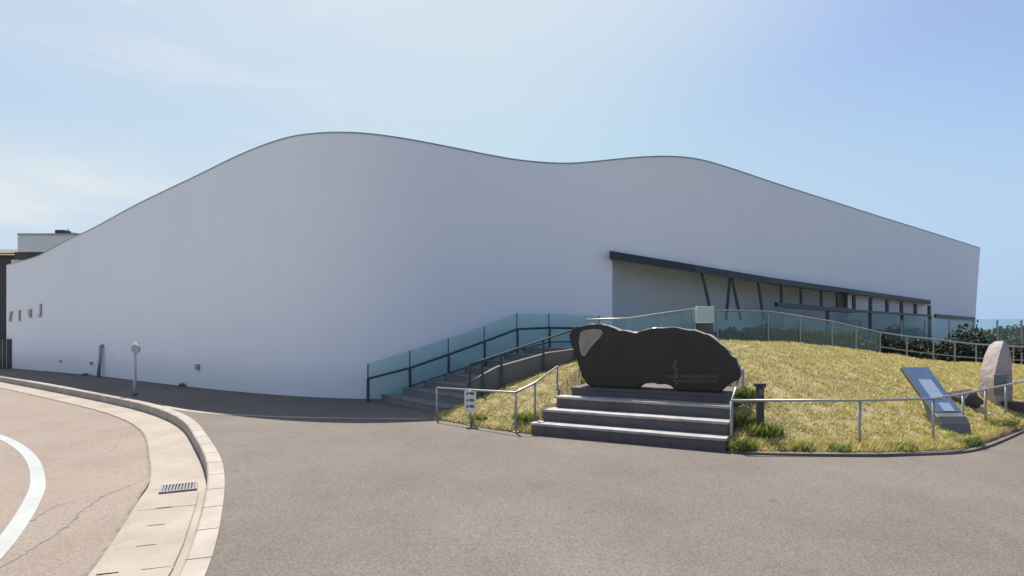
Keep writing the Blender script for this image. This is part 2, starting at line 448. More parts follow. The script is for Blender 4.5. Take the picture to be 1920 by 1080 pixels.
# gutter cover slabs and grate
ys = [3.35, 3.80, 4.26, 4.73, 5.20, 5.68]
names = ['cream concrete gutter cover slab fifth from the steel grate, nearest the camera', 'cream concrete gutter cover slab fourth from the steel grate',
         'cream concrete gutter cover slab third from the steel grate', 'cream concrete gutter cover slab second from the steel grate', 'cream concrete gutter cover slab next to the steel grate, with finger slot']
names = ['cream concrete gutter cover slab sixth and farthest from the steel grate'] + names
for i, y in enumerate(ys):
    p, d = along(gc, y); d3 = Vector((d.x, d.y, 0)); s3 = Vector((d.y, -d.x, 0))
    z0 = road_z(y) + .006
    o = Vector((p.x, p.y, z0)); m = MB()
    L = .515; W = .45; t = .022
    # slab with a notch for lifting in its near edge
    def q(u, w): return o + s3*w + d3*u
    ring = [q(-L/2, -W/2), q(-L/2, -.09), q(-L/2+.022, -.085), q(-L/2+.022, .035), q(-L/2, .04), q(-L/2, W/2), q(L/2, W/2), q(L/2, -W/2)]
    m.hexa(ring, [r + Vector((0, 0, t)) for r in ring])
    ob = m.build('gutter_cover', M['gutter'], origin=o, bevel=.005)
    tag(ob, names[i], 'drain cover', 'concrete cover slabs along the gutter')
    mm = MB(); mm.face([q(-L/2-.004, -.088) + Vector((0, 0, .004)), q(-L/2-.004, .038) + Vector((0, 0, .004)), q(-L/2+.02, .034) + Vector((0, 0, .004)), q(-L/2+.02, -.084) + Vector((0, 0, .004))])
    mm.build('lifting_slot', M['gap'], ob)
p, d = along(gc, 6.27); d3 = Vector((d.x, d.y, 0)); s3 = Vector((d.y, -d.x, 0)); o = Vector((p.x, p.y, road_z(6.3) + .008))
gr = thing('drain_grate', o, 'square steel drain grate set in the pale gutter beside the kerb', 'drain grate')
o = o + s3*.03
m = MB(); m.box(o + Vector((0, 0, .004)), .32, .30, .004, s3, d3); m.build('pit', M['gap'], gr)
m = MB()
for a in (-.145, .145): m.box(o + d3*a + Vector((0, 0, .012)), .34, .028, .020, s3, d3)
for a in (-.158, .158): m.box(o + s3*a + Vector((0, 0, .012)), .026, .31, .022, s3, d3)
m.build('frame', M['grate'], gr)
m = MB()
for k in range(10): m.box(o + s3*(-.130 + .029*k) + Vector((0, 0, .012)), .016, .262, .018, s3, d3)
m.build('bars', M['grate'], gr)

# ------------------------------------------------------------------ museum building
wpx = [12, 100, 200, 280, 370, 460, 560, 690, 800, 900, 1000, 1060, 1150, 1250, 1350, 1450, 1550, 1650, 1750, 1838]
wd = [24.4, 22.3, 20.0, 18.1, 16.4, 15.2, 14.3, 13.8, 14.0, 14.5, 15.0, 15.2, 15.3, 15.6, 16.5, 18.3, 20.4, 22.7, 25.4, 28.0]
WD = Spline(wpx, wd)
tpx = [12, 45, 75, 95, 122, 149, 189, 240, 300, 380, 450, 500, 540, 590, 640, 700, 760, 820, 900, 960, 1020, 1060, 1100, 1150, 1200, 1250, 1310, 1350, 1450, 1550, 1650, 1750, 1838]
ty = [497, 488, 478, 467, 452, 440, 420, 392, 362, 324, 290, 270, 257.5, 250, 248, 251.5, 260, 271, 287, 298, 304.5, 306, 304, 299, 294.5, 293, 298.5, 309, 342, 374, 406, 437, 465]
TY = Spline(tpx, ty)
def wall_xy(px): return at(px, WD(px))
CAN_A, CAN_B = (1143, 470), (1745, 563)
def can_y(px): return np.interp(px, [1143, 1450, 1745], [470, 521, 563])
OP0, OP1 = 1148, 1590
cols = sorted(set([12 + i*(1838-12)/150 for i in range(151)] + [OP0, OP1]))
B0 = wall_xy(690)
mus = thing('museum_building', (0, 16, 0), 'long white museum with an undulating roofline and smooth curved front wall', 'building')
top, mid, bot = [], [], []
for px in cols:
    p = wall_xy(px); zt = up(TY(px), p.y)
    pc = min(max(px, OP0), OP1); zm = up(can_y(pc) + 8, WD(pc))
    k_ = min(max((px - 1560)/278, 0), 1)**2*13; pm, pb_ = wall_xy(px - k_*.55), wall_xy(px - k_)
    top.append(Vector((p.x, p.y, zt))); mid.append(Vector((pm.x, pm.y, zm))); bot.append(Vector((pb_.x, pb_.y, -.05)))
m = MB()
NR = 6
m.grid([[mid[i].lerp(top[i], k/NR) for i in range(len(cols))] for k in range(NR+1)])
i0, i1 = cols.index(OP0), cols.index(OP1)
m.grid([bot[:i0+1], mid[:i0+1]]); m.grid([bot[i1:], mid[i1:]])
# thickness: inner skin set back .35
inn = [Vector((p.x*.985, p.y + .38, p.z)) for p in top]
m.grid([[Vector((*p.xy, p.z + .001)) for p in top], inn], smooth=False)
m.grid([inn, [Vector((p.x, p.y, p.z - .5)) for p in inn]], smooth=False)
# right end return wall
pe = top[-1]; m.face([pe, Vector((pe.x - .35, pe.y + .9, pe.z)), Vector((bot[-1].x - .35, bot[-1].y + .9, -.05)), bot[-1], mid[-1]])
m.build('front_wall', M['wall'], mus, fix=False)
m = MB()
back = [Vector((p.x*.85, p.y + 12, p.z - .3)) for p in top]
m.grid([[Vector((p.x*.985, p.y + .38, p.z - .3)) for p in top], back])
m.build('roof', M['roof'], mus, fix=False)
m = MB(); m.grid([back, [Vector((p.x, p.y, -.05)) for p in back]]); m.face([back[0], Vector((*back[0].xy, -.05)), Vector((*bot[0].xy, -.05)), Vector((*top[0].xy, top[0].z - .3))])
m.face([back[-1], Vector((*back[-1].xy, -.05)), Vector((pe.x-.35, pe.y+.9, -.05)), Vector((pe.x-.35, pe.y+.9, pe.z - .3))])
m.build('rear_wall', M['housewhite'], mus, fix=False)
m = MB(); cap = []
for i, p in enumerate(top):
    d = (top[min(i+1, len(top)-1)] - top[max(i-1, 0)]); nrm = Vector((d.y, -d.x, 0)).normalized()
    cap.append([p + nrm*.012 + Vector((0, 0, -.018)), p + nrm*.012 + Vector((0, 0, .012)), p - nrm*.30 + Vector((0, 0, .018)), p - nrm*.30 + Vector((0, 0, -.03))])
m.grid(cap, smooth=False); m.build('roof_coping', M['coping'], mus)
# recess of the entrance
rec_px = [OP0, 1162, 1190, 1235, 1290, 1350, 1420, 1500, 1585, OP1 - .5]
rec_d = [WD(OP0), 15.8, 16.2, 16.7, 17.2, 17.9, 19.1, 20.6, 21.75, WD(OP1) + .02]
RS = curve_pts([at(a, b).xy for a, b in zip(rec_px[:-1], rec_d[:-1])], .3)
opl = [i for i, px in enumerate(cols) if OP0 <= px <= OP1]
fr = [mid[i] for i in opl]
bk = []
for k in range(len(fr)):
    s = k/(len(fr)-1)*(len(RS)-1); a = int(min(s, len(RS)-2)); q = RS[a].lerp(RS[a+1], s-a); bk.append(Vector((q.x, q.y, fr[k].z + .0)))
m = MB(); m.grid([[Vector((*p.xy, -.05)) for p in bk], bk]); e = bk[-1]
m.face([fr[-1], Vector((*fr[-1].xy, -.05)), Vector((*e.xy, -.05)), e])
m.build('recess_wall', M['recess'], mus, fix=False)
m = MB(); m.grid([[p + Vector((0, 0, .0)) for p in fr], bk]); m.build('soffit', M['recess'], mus, fix=False)
# canopy fascia blade, tapering away to the right and standing off the wall
def can_pt(px, py_off=0.0, back=0.0):
    d = np.interp(px, [1143, 1300, 1450, 1600, 1745], [15.02, 15.55, 17.55, 20.4, 24.0])
    return at(px, d + back, up(can_y(px) + py_off, d))
cpx = [1143 + i*(1745-1143)/30 for i in range(31)]
th = lambda px: np.interp(px, [1143, 1745], [.21, .13])
rows = []
for px in cpx:
    a = can_pt(px); w = WD(px)
    bx = at(px, max(w - .01, a.y + .15)); zt = a.z
    rows.append([a, Vector((bx.x, bx.y, zt)), Vector((bx.x, bx.y, zt - th(px)*.8)), a - Vector((0, 0, th(px))), a])
m = MB(); m.grid(rows, smooth=False); m.face(rows[0][:4]); m.face(rows[-1][:4])
m.build('canopy', M['dark'], mus)
# transom and mullions of the glazed vestibule
def tr_pt(px, dy=0):
    d = np.interp(px, [1143, 1300, 1450, 1600, 1745], [15.02, 15.55, 17.55, 20.4, 24.0]) + .12
    return at(px, d, up(np.interp(px, [1455, 1600, 1745], [571, 583, 592]) + dy, d))
m = MB(); m.bar(tr_pt(1455), tr_pt(1600), .10, .13); m.bar(tr_pt(1600), tr_pt(1745), .10, .08); m.build('transom', M['frame'], mus)
p0, p1 = wall_xy(1752), wall_xy(1825)
m = MB(); m.bar(Vector((p0.x, p0.y - .05, up(592, p0.y))), Vector((p1.x, p1.y - .05, up(598, p1.y))), .08, .14); m.build('base_trim', M['frame'], mus)
for px in (1465, 1502, 1540, 1570, 1601, 1632, 1663, 1690, 1716, 1742):
    a = can_pt(px, 10, .12); b = tr_pt(px)
    MB().bar(a, b, .065 if px < 1600 else .10, .06, side=(1, 0, 0)).build('mullion', M['frame'], mus)
for (xa, xb) in ((1316, 1336), (1369, 1361), (1372, 1389), (1421, 1432)):
    a = can_pt(xa, 12, .25); b = at(xb, a.y + .05, up(600, a.y))
    MB().bar(a, b, .065, .05, side=(1, 0, 0)).build('strut', M['frame'], mus)
for (xa, xb) in ((1470, 1550), (1552, 1630), (1632, 1690), (1692, 1744)):
    a, b = tr_pt(xa), tr_pt(xb)
    m = MB(); m.hexa([Vector((*a.xy, .3)), Vector((*b.xy, .2)), Vector((b.x, b.y + .02, .2)), Vector((a.x, a.y + .02, .3))],
                     [a - Vector((0, 0, .06)), b - Vector((0, 0, .06)), b + Vector((0, .02, -.06)), a + Vector((0, .02, -.06))])
    pn = m.build('window', M['window'], mus)
for px in (1551, 1631, 1691, 1743):
    a = tr_pt(px); MB().bar(a, Vector((*a.xy, .2)), .09, .08, side=(1, 0, 0)).build('mullion', M['frame'], mus)
# small vents and the dark post on the wall, left
for (px, py, s) in ((372, 688, .15), (173, 681, .10), (115, 677, .07)):
    p = wall_xy(px); z = up(py, p.y); d = (wall_xy(px+8) - wall_xy(px-8)).normalized(); nrm = Vector((d.y, -d.x, 0))
    m = MB(); m.box(p + nrm*.03 + Vector((0, 0, z)), s, .07, s, d, nrm)
    for k in range(4): m.box(p + nrm*.068 + Vector((0, 0, z - s*.3 + k*s*.2)), s*.8, .01, s*.08, d, nrm)
    m.build('vent', M['galv'], mus)
p = wall_xy(192); MB().tube([Vector((p.x - .05, p.y - .12, -.02)), Vector((p.x, p.y - .12, .5)), Vector((p.x + .03, p.y - .12, 1.0)), Vector((p.x+.03, p.y - .02, 1.03))], .055).build('downpipe', M['galv'], mus)

# four dark mounted marks on the wall at far left
sg = None
def wall_frame(px):
    p = wall_xy(px); d = (wall_xy(px+6) - wall_xy(px-6)).normalized(); return p, d, Vector((d.y, -d.x, 0))
p, d, nrm = wall_frame(50)
sg = thing('wall_sign', Vector((p.x, p.y, up(600, p.y))) + nrm*.02, 'row of four dark raised marks high on the far left of the white wall', 'sign')
def mark(px, py, strokes):
    p, d, nrm = wall_frame(px); z = up(py, p.y); m = MB()
    for (a, b, w) in strokes:
        m.bar(p + d*a[0] + nrm*.03 + Vector((0, 0, z + a[1])), p + d*b[0] + nrm*.03 + Vector((0, 0, z + b[1])), w, .04, side=d)
    m.build('mark', M['galv'], sg)
mark(22, 593, [((-.09, -.2), (-.02, .13), .12), ((-.05, .14), (.12, .15), .08)])
mark(38, 591, [((0, -.22), (0, .2), .07)])
mark(58, 588, [((-.0, -.15), (.0, .17), .17), ((-.11, -.1), (-.11, .12), .05)])
mark(76, 582, [((.07, -.2), (.07, .24), .09), ((-.12, -.19), (.06, -.2), .08)])

# dark door-like gate and neighbouring house at the far left end
hb = thing('neighbour_building', at(40, 33), 'pale flat roofed building with a dark band for overhang shade peeking over the left end of the white wall', 'building')
def pbox(m, x0, x1, y0, y1, d, dep, mi=0):
    a, b = at(x0, d), at(x1, d); z0, z1 = up(y1, d), up(y0, d)
    m.hexa([Vector((a.x, d, z0)), Vector((b.x, d, z0)), Vector((b.x, d+dep, z0)), Vector((a.x, d+dep, z0))],
           [Vector((a.x, d, z1)), Vector((b.x, d, z1)), Vector((b.x, d+dep, z1)), Vector((a.x, d+dep, z1))], mi); return m
pbox(MB(), 33, 190, 440, 472, 33, 8).build('upper_wall', M['housewhite'], hb)
pbox(MB(), 27, 185, 472.5, 486, 33.2, 7).build('eave_shade', M['darkwood'], hb)  # dark box standing in for the shade under the overhang
pbox(MB(), 21, 140, 487, 700, 33.5, 6).build('lower_wall', M['housewhite'], hb)
m = pbox(MB(), 32, 150, 437.5, 440, 32.9, 8.2); m.build('parapet_cap', M['coping'], hb)
m = pbox(MB(), 103, 121, 431, 438, 34, .5); m.build('roof_vent', M['dark'], hb)
m = pbox(MB(), 124, 140, 436, 440, 34.5, .6); pbox(m, 126, 128, 429, 436, 34.6, .1); m.build('roof_unit', M['housewhite'], hb)
bh = thing('brown_house', at(-40, 36), 'beige and brown house beyond the left end of the white building', 'building')
pbox(MB(), -140, 26, 474, 700, 35.5, 8).build('wall', M['darkwood'], bh)
m = MB(); a, b = at(-150, 35), at(31, 35)
z0, z1 = up(478, 35), up(455, 35)
m.hexa([Vector((a.x, 35, z0)), Vector((b.x, 35, z0)), Vector((b.x, 44, z0)), Vector((a.x, 44, z0))], [Vector((a.x, 38, z1)), Vector((b.x, 38, z1)), Vector((b.x, 41, z1)), Vector((a.x, 41, z1))])
m.build('roof', M['beige'], bh)
p = at(9, 24.3)
dg = thing('side_gate', p, 'dark grey metal gate at the far left end of the white wall', 'gate')
pbox(MB(), -30, 19, 636, 692, 24.1, .08).build('gate_panel', M['darkwood'], dg)
m = MB()
for k in range(6): pbox(m, -28 + k*8, -27 + k*8, 637, 690, 24.08, .02)
m.build('rib', M['galv'], dg)

# ------------------------------------------------------------------ stairs beside the wall
U = Vector((.9535, .3012, 0)).normalized()
FA, NA = Vector((-3.1, 13.3, 0)), Vector((-1.45, 11.1, 0))
S0, S1, NS, TOPZ = .25, 4.0, 8, 1.15
st = thing('outdoor_staircase', (-1.2, 12.4, 0), 'grey paved outdoor stairs climbing right beside the white wall', 'stairs')
for i in range(NS):
    s = S0 + (S1 - S0)*i/NS; e = S0 + (S1 - S0)*(i+1)/NS + .02; z = TOPZ*(i+1)/NS
    m = MB(); lo = [FA + U*s, NA + U*s, NA + U*e, FA + U*e]
    lo = [p + Vector((0, 0, -.02)) for p in lo]
    m.hexa(lo, [Vector((*p.xy, z - .03)) for p in lo])
    ms = MB(); q = [FA + U*(s-.02), NA + U*(s-.02), NA + U*(e-.022), FA + U*(e-.022)]
    sp = m.build('step', M['stair'], st)
    ms.hexa([Vector((*p.xy, z - .0295)) for p in q], [Vector((*p.xy, z)) for p in q]).build('tread', M['tread'] if False else M['stair'], sp, bevel=.006)
def floor_s(s): return min(max((s - S0)/(S1 - S0), 0), 1)*TOPZ
nv = (NA - FA).normalized(); side = Vector((U.y, -U.x, 0))
m = MB(); sw = [(.62, .60), (1.2, .88), (2.2, 1.13), (3.2, 1.24), (S1, 1.32)]
r_ = [[], [], [], []]
for s_, z_ in sw:
    a = NA + U*s_; b = a + side*.14
    for k, q_ in enumerate(((a, -.03), (a, z_), (b, z_), (b, -.03))): r_[k].append(Vector((*q_[0].xy, q_[1])))
m.grid(r_, smooth=False); m.face([r[0] for r in r_]); m.face([r[-1] for r in r_])
m.build('side_wall', M['stairside'], st)

# glass balustrade with dark handrail on the wall side
gb = thing('glass_balustrade', FA, 'teal glass balustrade with dark handrail climbing beside the stairs against the white wall', 'balustrade')
ss = [-.04, .868, 1.737, 2.577, 3.37, 4.173, 5.5]
gt = [.82, 1.10, 1.37, 1.645, 1.945, 1.945, 1.90]
hz = [.50, .715, 1.0, 1.29, 1.575, 1.605, 1.58]
for i in range(len(ss)):
    p = FA + U*ss[i] + side*.05; fz = floor_s(ss[i])
    MB().bar(Vector((*p.xy, fz - .02)), Vector((*p.xy, hz[i])), .055, .055).build('post', M['postdark'], gb)
    p2 = FA + U*ss[i] - side*.0; MB().bar(Vector((*p2.xy, fz)), Vector((*p2.xy, gt[i] + .0)), .022, .022).build('glass_clamp', M['postdark'], gb)
for i in range(len(ss)-1):
    a, b = FA + U*(ss[i] + .004) - side*.02, FA + U*(ss[i+1] - .004) - side*.02
    za, zb = floor_s(ss[i]) - .0, floor_s(ss[i+1])
    m = MB(); t = -side*.015
    m.hexa([Vector((*a.xy, za)), Vector((*b.xy, zb)), Vector((*(b+t).xy, zb)), Vector((*(a+t).xy, za))],
           [Vector((*a.xy, gt[i])), Vector((*b.xy, gt[i+1])), Vector((*(b+t).xy, gt[i+1])), Vector((*(a+t).xy, gt[i]))])
    m.build('glass_panel', M['glass'], gb)
MB().tube([Vector((*(FA + U*s + side*.05).xy, h)) for s, h in zip(ss, hz)], .026).build('handrail', M['postdark'], gb)
m = MB(); m.tube([Vector((*(FA + U*s + side*.05).xy, floor_s(s) + .12)) for s in ss[1:]], .015); m.build('lower_rail', M['postdark'], gb)

nr = thing('stair_railing', NA, 'thin dark railing along the lawn side of the grey stairs', 'railing')
sn = [.66, .9, 1.26, 2.09, 2.75]
for s in sn:
    p = NA + U*s + side*.17; z0 = floor_s(s) + .1
    MB().bar(Vector((*p.xy, z0 - .05)), Vector((*p.xy, floor_s(s) + .80)), .045).build('post', M['postdark'], nr)
MB().tube([Vector((*(NA + U*s + side*.17).xy, floor_s(s) + .81)) for s in sn], .018).build('handrail', M['postdark'], nr)

# ------------------------------------------------------------------ terrace and ramp to the entrance
TC = [(1178, 12.35, 1.1, 1.79), (1240, 12.65, 1.1, 1.90), (1300, 13.0, 1.1, 2.0), (1345, 13.4, 1.05, 1.99), (1440, 14.0, .98, 1.985), (1500, 14.45, .9, 1.88), (1560, 15.0, .78, 1.76), (1605, 15.4, .66, 1.63), (1650, 15.8, .55, 1.49), (1700, 16.15, .42, 1.38), (1750, 16.5, .3, 1.30), (1790, 16.75, .24, 1.22), (1830, 17.0, .18, 1.15), (1900, 17.3, .12, 1.08), (1990, 17.6, .05, 1.02)]
m = MB(); f_, b_ = [], []
for (px, d, z, t) in TC:
    f_.append(at(px, d, z)); wdd = WD(px) - .03 if px < 1600 else d + 3.0
    b_.append(at(px, wdd if px > 1200 else 15.1, z))
f_[0:0] = [Vector((*(NA + U*3.98).xy, 1.1))]; b_[0:0] = [Vector((*(FA + U*4.02).xy, 1.1))]
m.grid([f_, b_], smooth=False); m.grid([[Vector((*p.xy, -.05)) for p in f_], f_], smooth=False); m.grid([[Vector((*p.xy, -.05)) for p in b_], b_], smooth=False)
struct(m.build('terrace', M['stairside']))
TB = [(1098, 12.0, 1.02, 1.76)] + TC
tb = thing('glass_balustrade', f_[1], 'long glass balustrade with pale steel rail edging the entrance terrace above the lawn', 'balustrade')
for i, (px, d, z, t) in enumerate(TB):
    p = at(px, d, z); MB().bar(p - Vector((0, 0, .03)), Vector((*p.xy, t)), .026, .03).build('post', M['galv'], tb)
for i in range(len(TB)-1):
    a, b = TB[i], TB[i+1]
    if a[0] > 1640: continue
    pa, pb = at(a[0] + 2, a[1], 0), at(b[0] - 2, b[1], 0); t = Vector((0, .014, 0))
    m = MB(); m.hexa([Vector((*pa.xy, a[2] + .06)), Vector((*pb.xy, b[2] + .06)), Vector((*(pb+t).xy, b[2] + .06)), Vector((*(pa+t).xy, a[2] + .06))],
                     [Vector((*pa.xy, a[3] - .03)), Vector((*pb.xy, b[3] - .03)), Vector((*(pb+t).xy, b[3] - .03)), Vector((*(pa+t).xy, a[3] - .03))])
    m.build('glass_panel', M['glass'], tb)
MB().tube([at(px, d, t) for (px, d, z, t) in TB], .021).build('handrail', M['steel'], tb)
for k in (.3, .6):
    MB().tube([at(px, d, z + (t - z)*k) for (px, d, z, t) in TC if px > 1640], .014, 6).build('mid_rail', M['galv'], tb)
# second balustrade, pale, in front of the right end of the building
rb = thing('glass_balustrade', at(1700, 20.5), 'pale green glass balustrade standing in front of the right end of the white building', 'balustrade')
RB = [(1690, 21.2), (1735, 21.0), (1780, 20.8), (1825, 20.6), (1870, 20.4), (1915, 20.2), (1965, 20.0), (2020, 19.8)]
for i, (px, d) in enumerate(RB):
    p = at(px, d); MB().bar(Vector((*p.xy, -.02)), Vector((*p.xy, 1.86)), .05, .03).build('post', M['galv'], rb)
    if i:
        q = at(*RB[i-1]); t = Vector((0, .014, 0)); m = MB()
        m.hexa([Vector((*q.xy, .95)), Vector((*p.xy, .95)), Vector((*(p+t).xy, .95)), Vector((*(q+t).xy, .95))],
               [Vector((*q.xy, 1.9)), Vector((*p.xy, 1.9)), Vector((*(p+t).xy, 1.9)), Vector((*(q+t).xy, 1.9))]); m.build('glass_panel', M['paleglass'], rb)
# pale sign pillar at the corner of the terrace
p = at(1321, 12.75, 1.15)
pl = thing('sign_pillar', p, 'pale blue sign pillar at the terrace corner above the black monument', 'sign')
MB().box(p + Vector((0, 0, .27)), .31, .14, .56).build('pedestal', M['granite'], pl)
MB().box(p + Vector((0, 0, .725)), .35, .18, .35).build('panel', M['pillar'], pl, bevel=.01)
MB().box(p + Vector((-.06, -.094, .57)), .30, .012, .025).build('edge_strip', M['white'], pl)

# ------------------------------------------------------------------ grass mound
foot = [(812, 786), (860, 794), (910, 803), (960, 810), (1005, 815), (1100, 824), (1200, 833), (1300, 842), (1370, 848), (1450, 851), (1550, 852.5), (1650, 853), (1750, 850), (1800, 846), (1840, 836), (1880, 820), (1920, 803), (1980, 785), (2080, 765)]
crest = [(828, 11.15, .06), (880, 11.25, .26), (930, 11.4, .44), (980, 11.5, .62), (1030, 11.6, .8), (1100, 11.8, 1.0), (1180, 12, 1.18), (1270, 12.15, 1.3), (1350, 12.4, 1.33), (1430, 12.7, 1.31), (1510, 13.1, 1.25), (1590, 13.7, 1.13), (1680, 14.3, .95), (1740, 14.8, .82), (1800, 15.2, .72), (1860, 15.7, .68), (1930, 16.2, .6), (2000, 16.8, .5), (2100, 17.5, .45)]
idx = list(range(len(foot)))
fx, fy = Spline(idx, [onground(*q).x for q in foot]), Spline(idx, [onground(*q).y for q in foot])
cx_, cy_, cz_ = (Spline(idx, [at(*q)[k] for q in crest]) for k in range(3))
E = Vector((.883, -.469, 0)); NN = Vector((.469, .883, 0)); O = Vector((1.525, 8.50, 0)); HALF = 1.39
def plinth_uv(x, y):
    v = Vector((x, y, 0)) - O; return v.dot(E), v.dot(NN)
NC, NRW = 220, 46
G = np.zeros((NRW + 1, NC + 1, 3))
for j in range(NC + 1):
    u = j/NC*(len(foot)-1)
    F = Vector((fx(u), fy(u), 0)); C = Vector((cx_(u), cy_(u), cz_(u)))
    for i in range(NRW + 1):
        t = i/NRW; p = F.lerp(C, t)
        z = C.z*(1 - (1 - t)**1.65)
        z += (.035*mnoise.noise(Vector((p.x*1.1, p.y*1.1, 3))) + .015*mnoise.noise(Vector((p.x*4, p.y*4, 7)))) * min(1, t*6)
        z = max(z, .012)
        a, b = plinth_uv(p.x, p.y)
        if -HALF - .06 < a < HALF + .02 and -.2 < b < 2.12: z = min(z, .012 if b < .7 else .45)
        G[i, j] = (p.x, p.y, z)
m = MB()
rows = [[tuple(q) for q in G[i]] for i in range(NRW + 1)]
ext = []
for j in range(NC + 1):
    a, b = Vector(G[NRW, j]), Vector(G[NRW-4, j]); d = Vector((a.x - b.x, a.y - b.y, 0)).normalized()
    e = .04 if j/NC*(len(foot)-1) < 5.5 else .5
    ext.append((a + d*e + Vector((0, 0, -.03 - e*.2)), a + d*(e + .02) + Vector((0, 0, -a.z - .05))))
rows += [[e[0] for e in ext], [e[1] for e in ext]]
rows.insert(0, [(q[0], q[1], -.03) for q in G[0]])
m.grid(rows); struct(m.build('mound', M['soil'], fix=False))
def mound_z(x, y):
    dd = (G[:, :, 0] - x)**2 + (G[:, :, 1] - y)**2
    return float(G[:, :, 2].ravel()[np.argmin(dd)])
# grass blades
def sample(n, seedn, rowlo=0.0, rowhi=1.0, jlo=0., jhi=1.):
    g_ = np.random.default_rng(seedn)
    w = np.linalg.norm(np.diff(G[0], axis=0), axis=1) + np.linalg.norm(np.diff(G[-1], axis=0), axis=1)
    w = w * np.linalg.norm((G[-1] - G[0])[:-1], axis=1)
    jj = g_.choice(NC, size=n, p=w/w.sum()); jj = np.where((jj/NC >= jlo) & (jj/NC <= jhi), jj, (g_.random(n)*(jhi-jlo)*NC + jlo*NC).astype(int) % NC)
    ti = (rowlo + (rowhi - rowlo)*g_.random(n)) * NRW; ii = np.minimum(ti.astype(int), NRW - 1); a = (ti - ii)[:, None]; b = g_.random(n)[:, None]
    P = (G[ii, jj]*(1-a) + G[ii+1, jj]*a)*(1-b) + (G[ii, jj+1]*(1-a) + G[ii+1, jj+1]*a)*b
    uv = (P[:, :2] - np.array(O.xy)) @ np.array([[E.x, NN.x], [E.y, NN.y]])
    ok = ~((np.abs(uv[:, 0]) < HALF + .05) & (uv[:, 1] > -.1) & (uv[:, 1] < 2.1))
    return P[ok]
P = sample(150000, 5)
cl = np.array([mnoise.noise(Vector((p[0]*5, p[1]*5, 1))) for p in P[::1]])
keep = (cl > -.22) | (rng.random(len(P)) < .22)
P = P[keep]; ln = .022 + .030*np.clip(cl[keep] + .3, 0, 1) + .012*rng.random(len(P))
P2 = sample(16000, 6, .004, .05); ln = np.concatenate([ln, .05 + .04*rng.random(len(P2))]); P = np.concatenate([P, P2])
gs = blades(P, ln, .0075, .75, M['grassblade'], 9, 'grass')
tag(gs, 'dry yellow green lawn grass covering the mound', 'grass', kind='stuff')
# stone edging round the lawn on the right
ed = [Vector((fx(u), fy(u))) for u in np.linspace(8.3, 18, 70)]
lo_, hi_ = offs(ed, -.10), offs(ed, .02)
m = MB(); m.grid([[Vector((*a, -.02)) for a in lo_], [Vector((*a, .03)) for a in lo_], [Vector((*a, .032)) for a in hi_], [Vector((*a, -.02)) for a in hi_]], smooth=False)
struct(m.build('lawn_edging', M['plaza']))
# longer green weeds along the foot
def weed_clump(px, py, r, h, n, label, seedn, z=None, d=None):
    q = at(px, d) if d else onground(px, py); g_ = np.random.default_rng(seedn)
    zz = mound_z(q.x, q.y) if z is None else z
    pts = np.stack([q.x + r*.8*np.sqrt(g_.random(n))*np.cos(np.arange(n)*2.4), q.y + r*.6*np.sqrt(g_.random(n))*np.sin(np.arange(n)*2.4), np.full(n, zz)], 1)
    pts = np.clip(pts, [q.x - 2*r, q.y - 2*r, -1], [q.x + 2*r, q.y + 2*r, 9])
    o = blades(pts, np.full(n, h)*(.5 + .7*g_.random(n)), .016, .7, M['weed'], seedn, 'weed_clump', origin=(q.x, q.y, zz))
    tag(o, label, 'weeds', 'weeds along the foot of the lawn')
weed_clump(1385, 846, .26, .11, 420, 'green weed clump at the right foot of the monument steps', 31)
weed_clump(1432, 838, .30, .14, 560, 'tall green weed clump around the dark square post', 32)
weed_clump(1394, 0, .20, .16, 460, 'green weeds growing beside the right end of the middle monument step', 42, d=8.45)
weed_clump(1400, 0, .22, .14, 460, 'green weeds beside the plinth under the right end of the black monument', 43, d=9.15)
weed_clump(1500, 848, .20, .09, 150, 'low weed tuft on the lawn edge between the dark post and middle rail post', 33)
weed_clump(1572, 850, .16, .09, 120, 'small weed tuft on the lawn edge left of the middle rail post', 34)
weed_clump(1690, 848, .2, .09, 150, 'low weed tuft on the lawn edge right of the middle rail post', 35)
weed_clump(1800, 836, .38, .08, 500, 'bright green weeds in front of the slanted information board', 36)
weed_clump(1868, 808, .36, .08, 480, 'bright green weeds on the lawn corner below the standing stone', 37)
weed_clump(985, 806, .26, .10, 360, 'green weeds at the left foot of the monument steps', 38)
weed_clump(900, 796, .25, .08, 240, 'green weeds under the small white notice', 39)
weed_clump(345, 724, .15, .10, 80, 'small green tuft growing at the base of the white wall below the square vent', 40, z=0.0)
weed_clump(160, 704, .14, .10, 60, 'small dark tuft at the base of the white wall near the downpipe', 41, z=0.0)

# ------------------------------------------------------------------ monument and its steps
pt = thing('monument_steps', O, 'four dark granite steps with sunlight coloured into the treads leading up to the black monument', 'steps')
lev = [(0.0, .178, -1.40, 1.385), (.27, .355, -1.33, 1.375), (.56, .53, -1.23, 1.345), (.83, .66, -1.09, 1.29)]
for k, (off, z, a, b) in enumerate(lev):
    nx = lev[k+1][0] + .03 if k < 3 else 2.12
    lo = [O + E*a + NN*off, O + E*b + NN*off, O + E*b + NN*nx, O + E*a + NN*nx]
    lo = [p + Vector((0, 0, -.03)) for p in lo]
    stp = MB().hexa(lo, [Vector((*p.xy, z - .036)) for p in lo]).build('step' if k < 3 else 'plinth', M['granite'], pt)
    q = [O + E*(a-.012) + NN*(off-.018), O + E*(b+.012) + NN*(off-.018), O + E*(b+.012) + NN*(nx - .033), O + E*(a-.012) + NN*(nx-.033)]
    if k < 3: MB().hexa([Vector((*p.xy, z - .0355)) for p in q], [Vector((*p.xy, z)) for p in q]).build('tread', M['tread'], stp, bevel=.005)
    else: MB().hexa([Vector((*p.xy, z - .0355)) for p in q], [Vector((*p.xy, z)) for p in q]).build('cap', M['granite'], stp, bevel=.005)

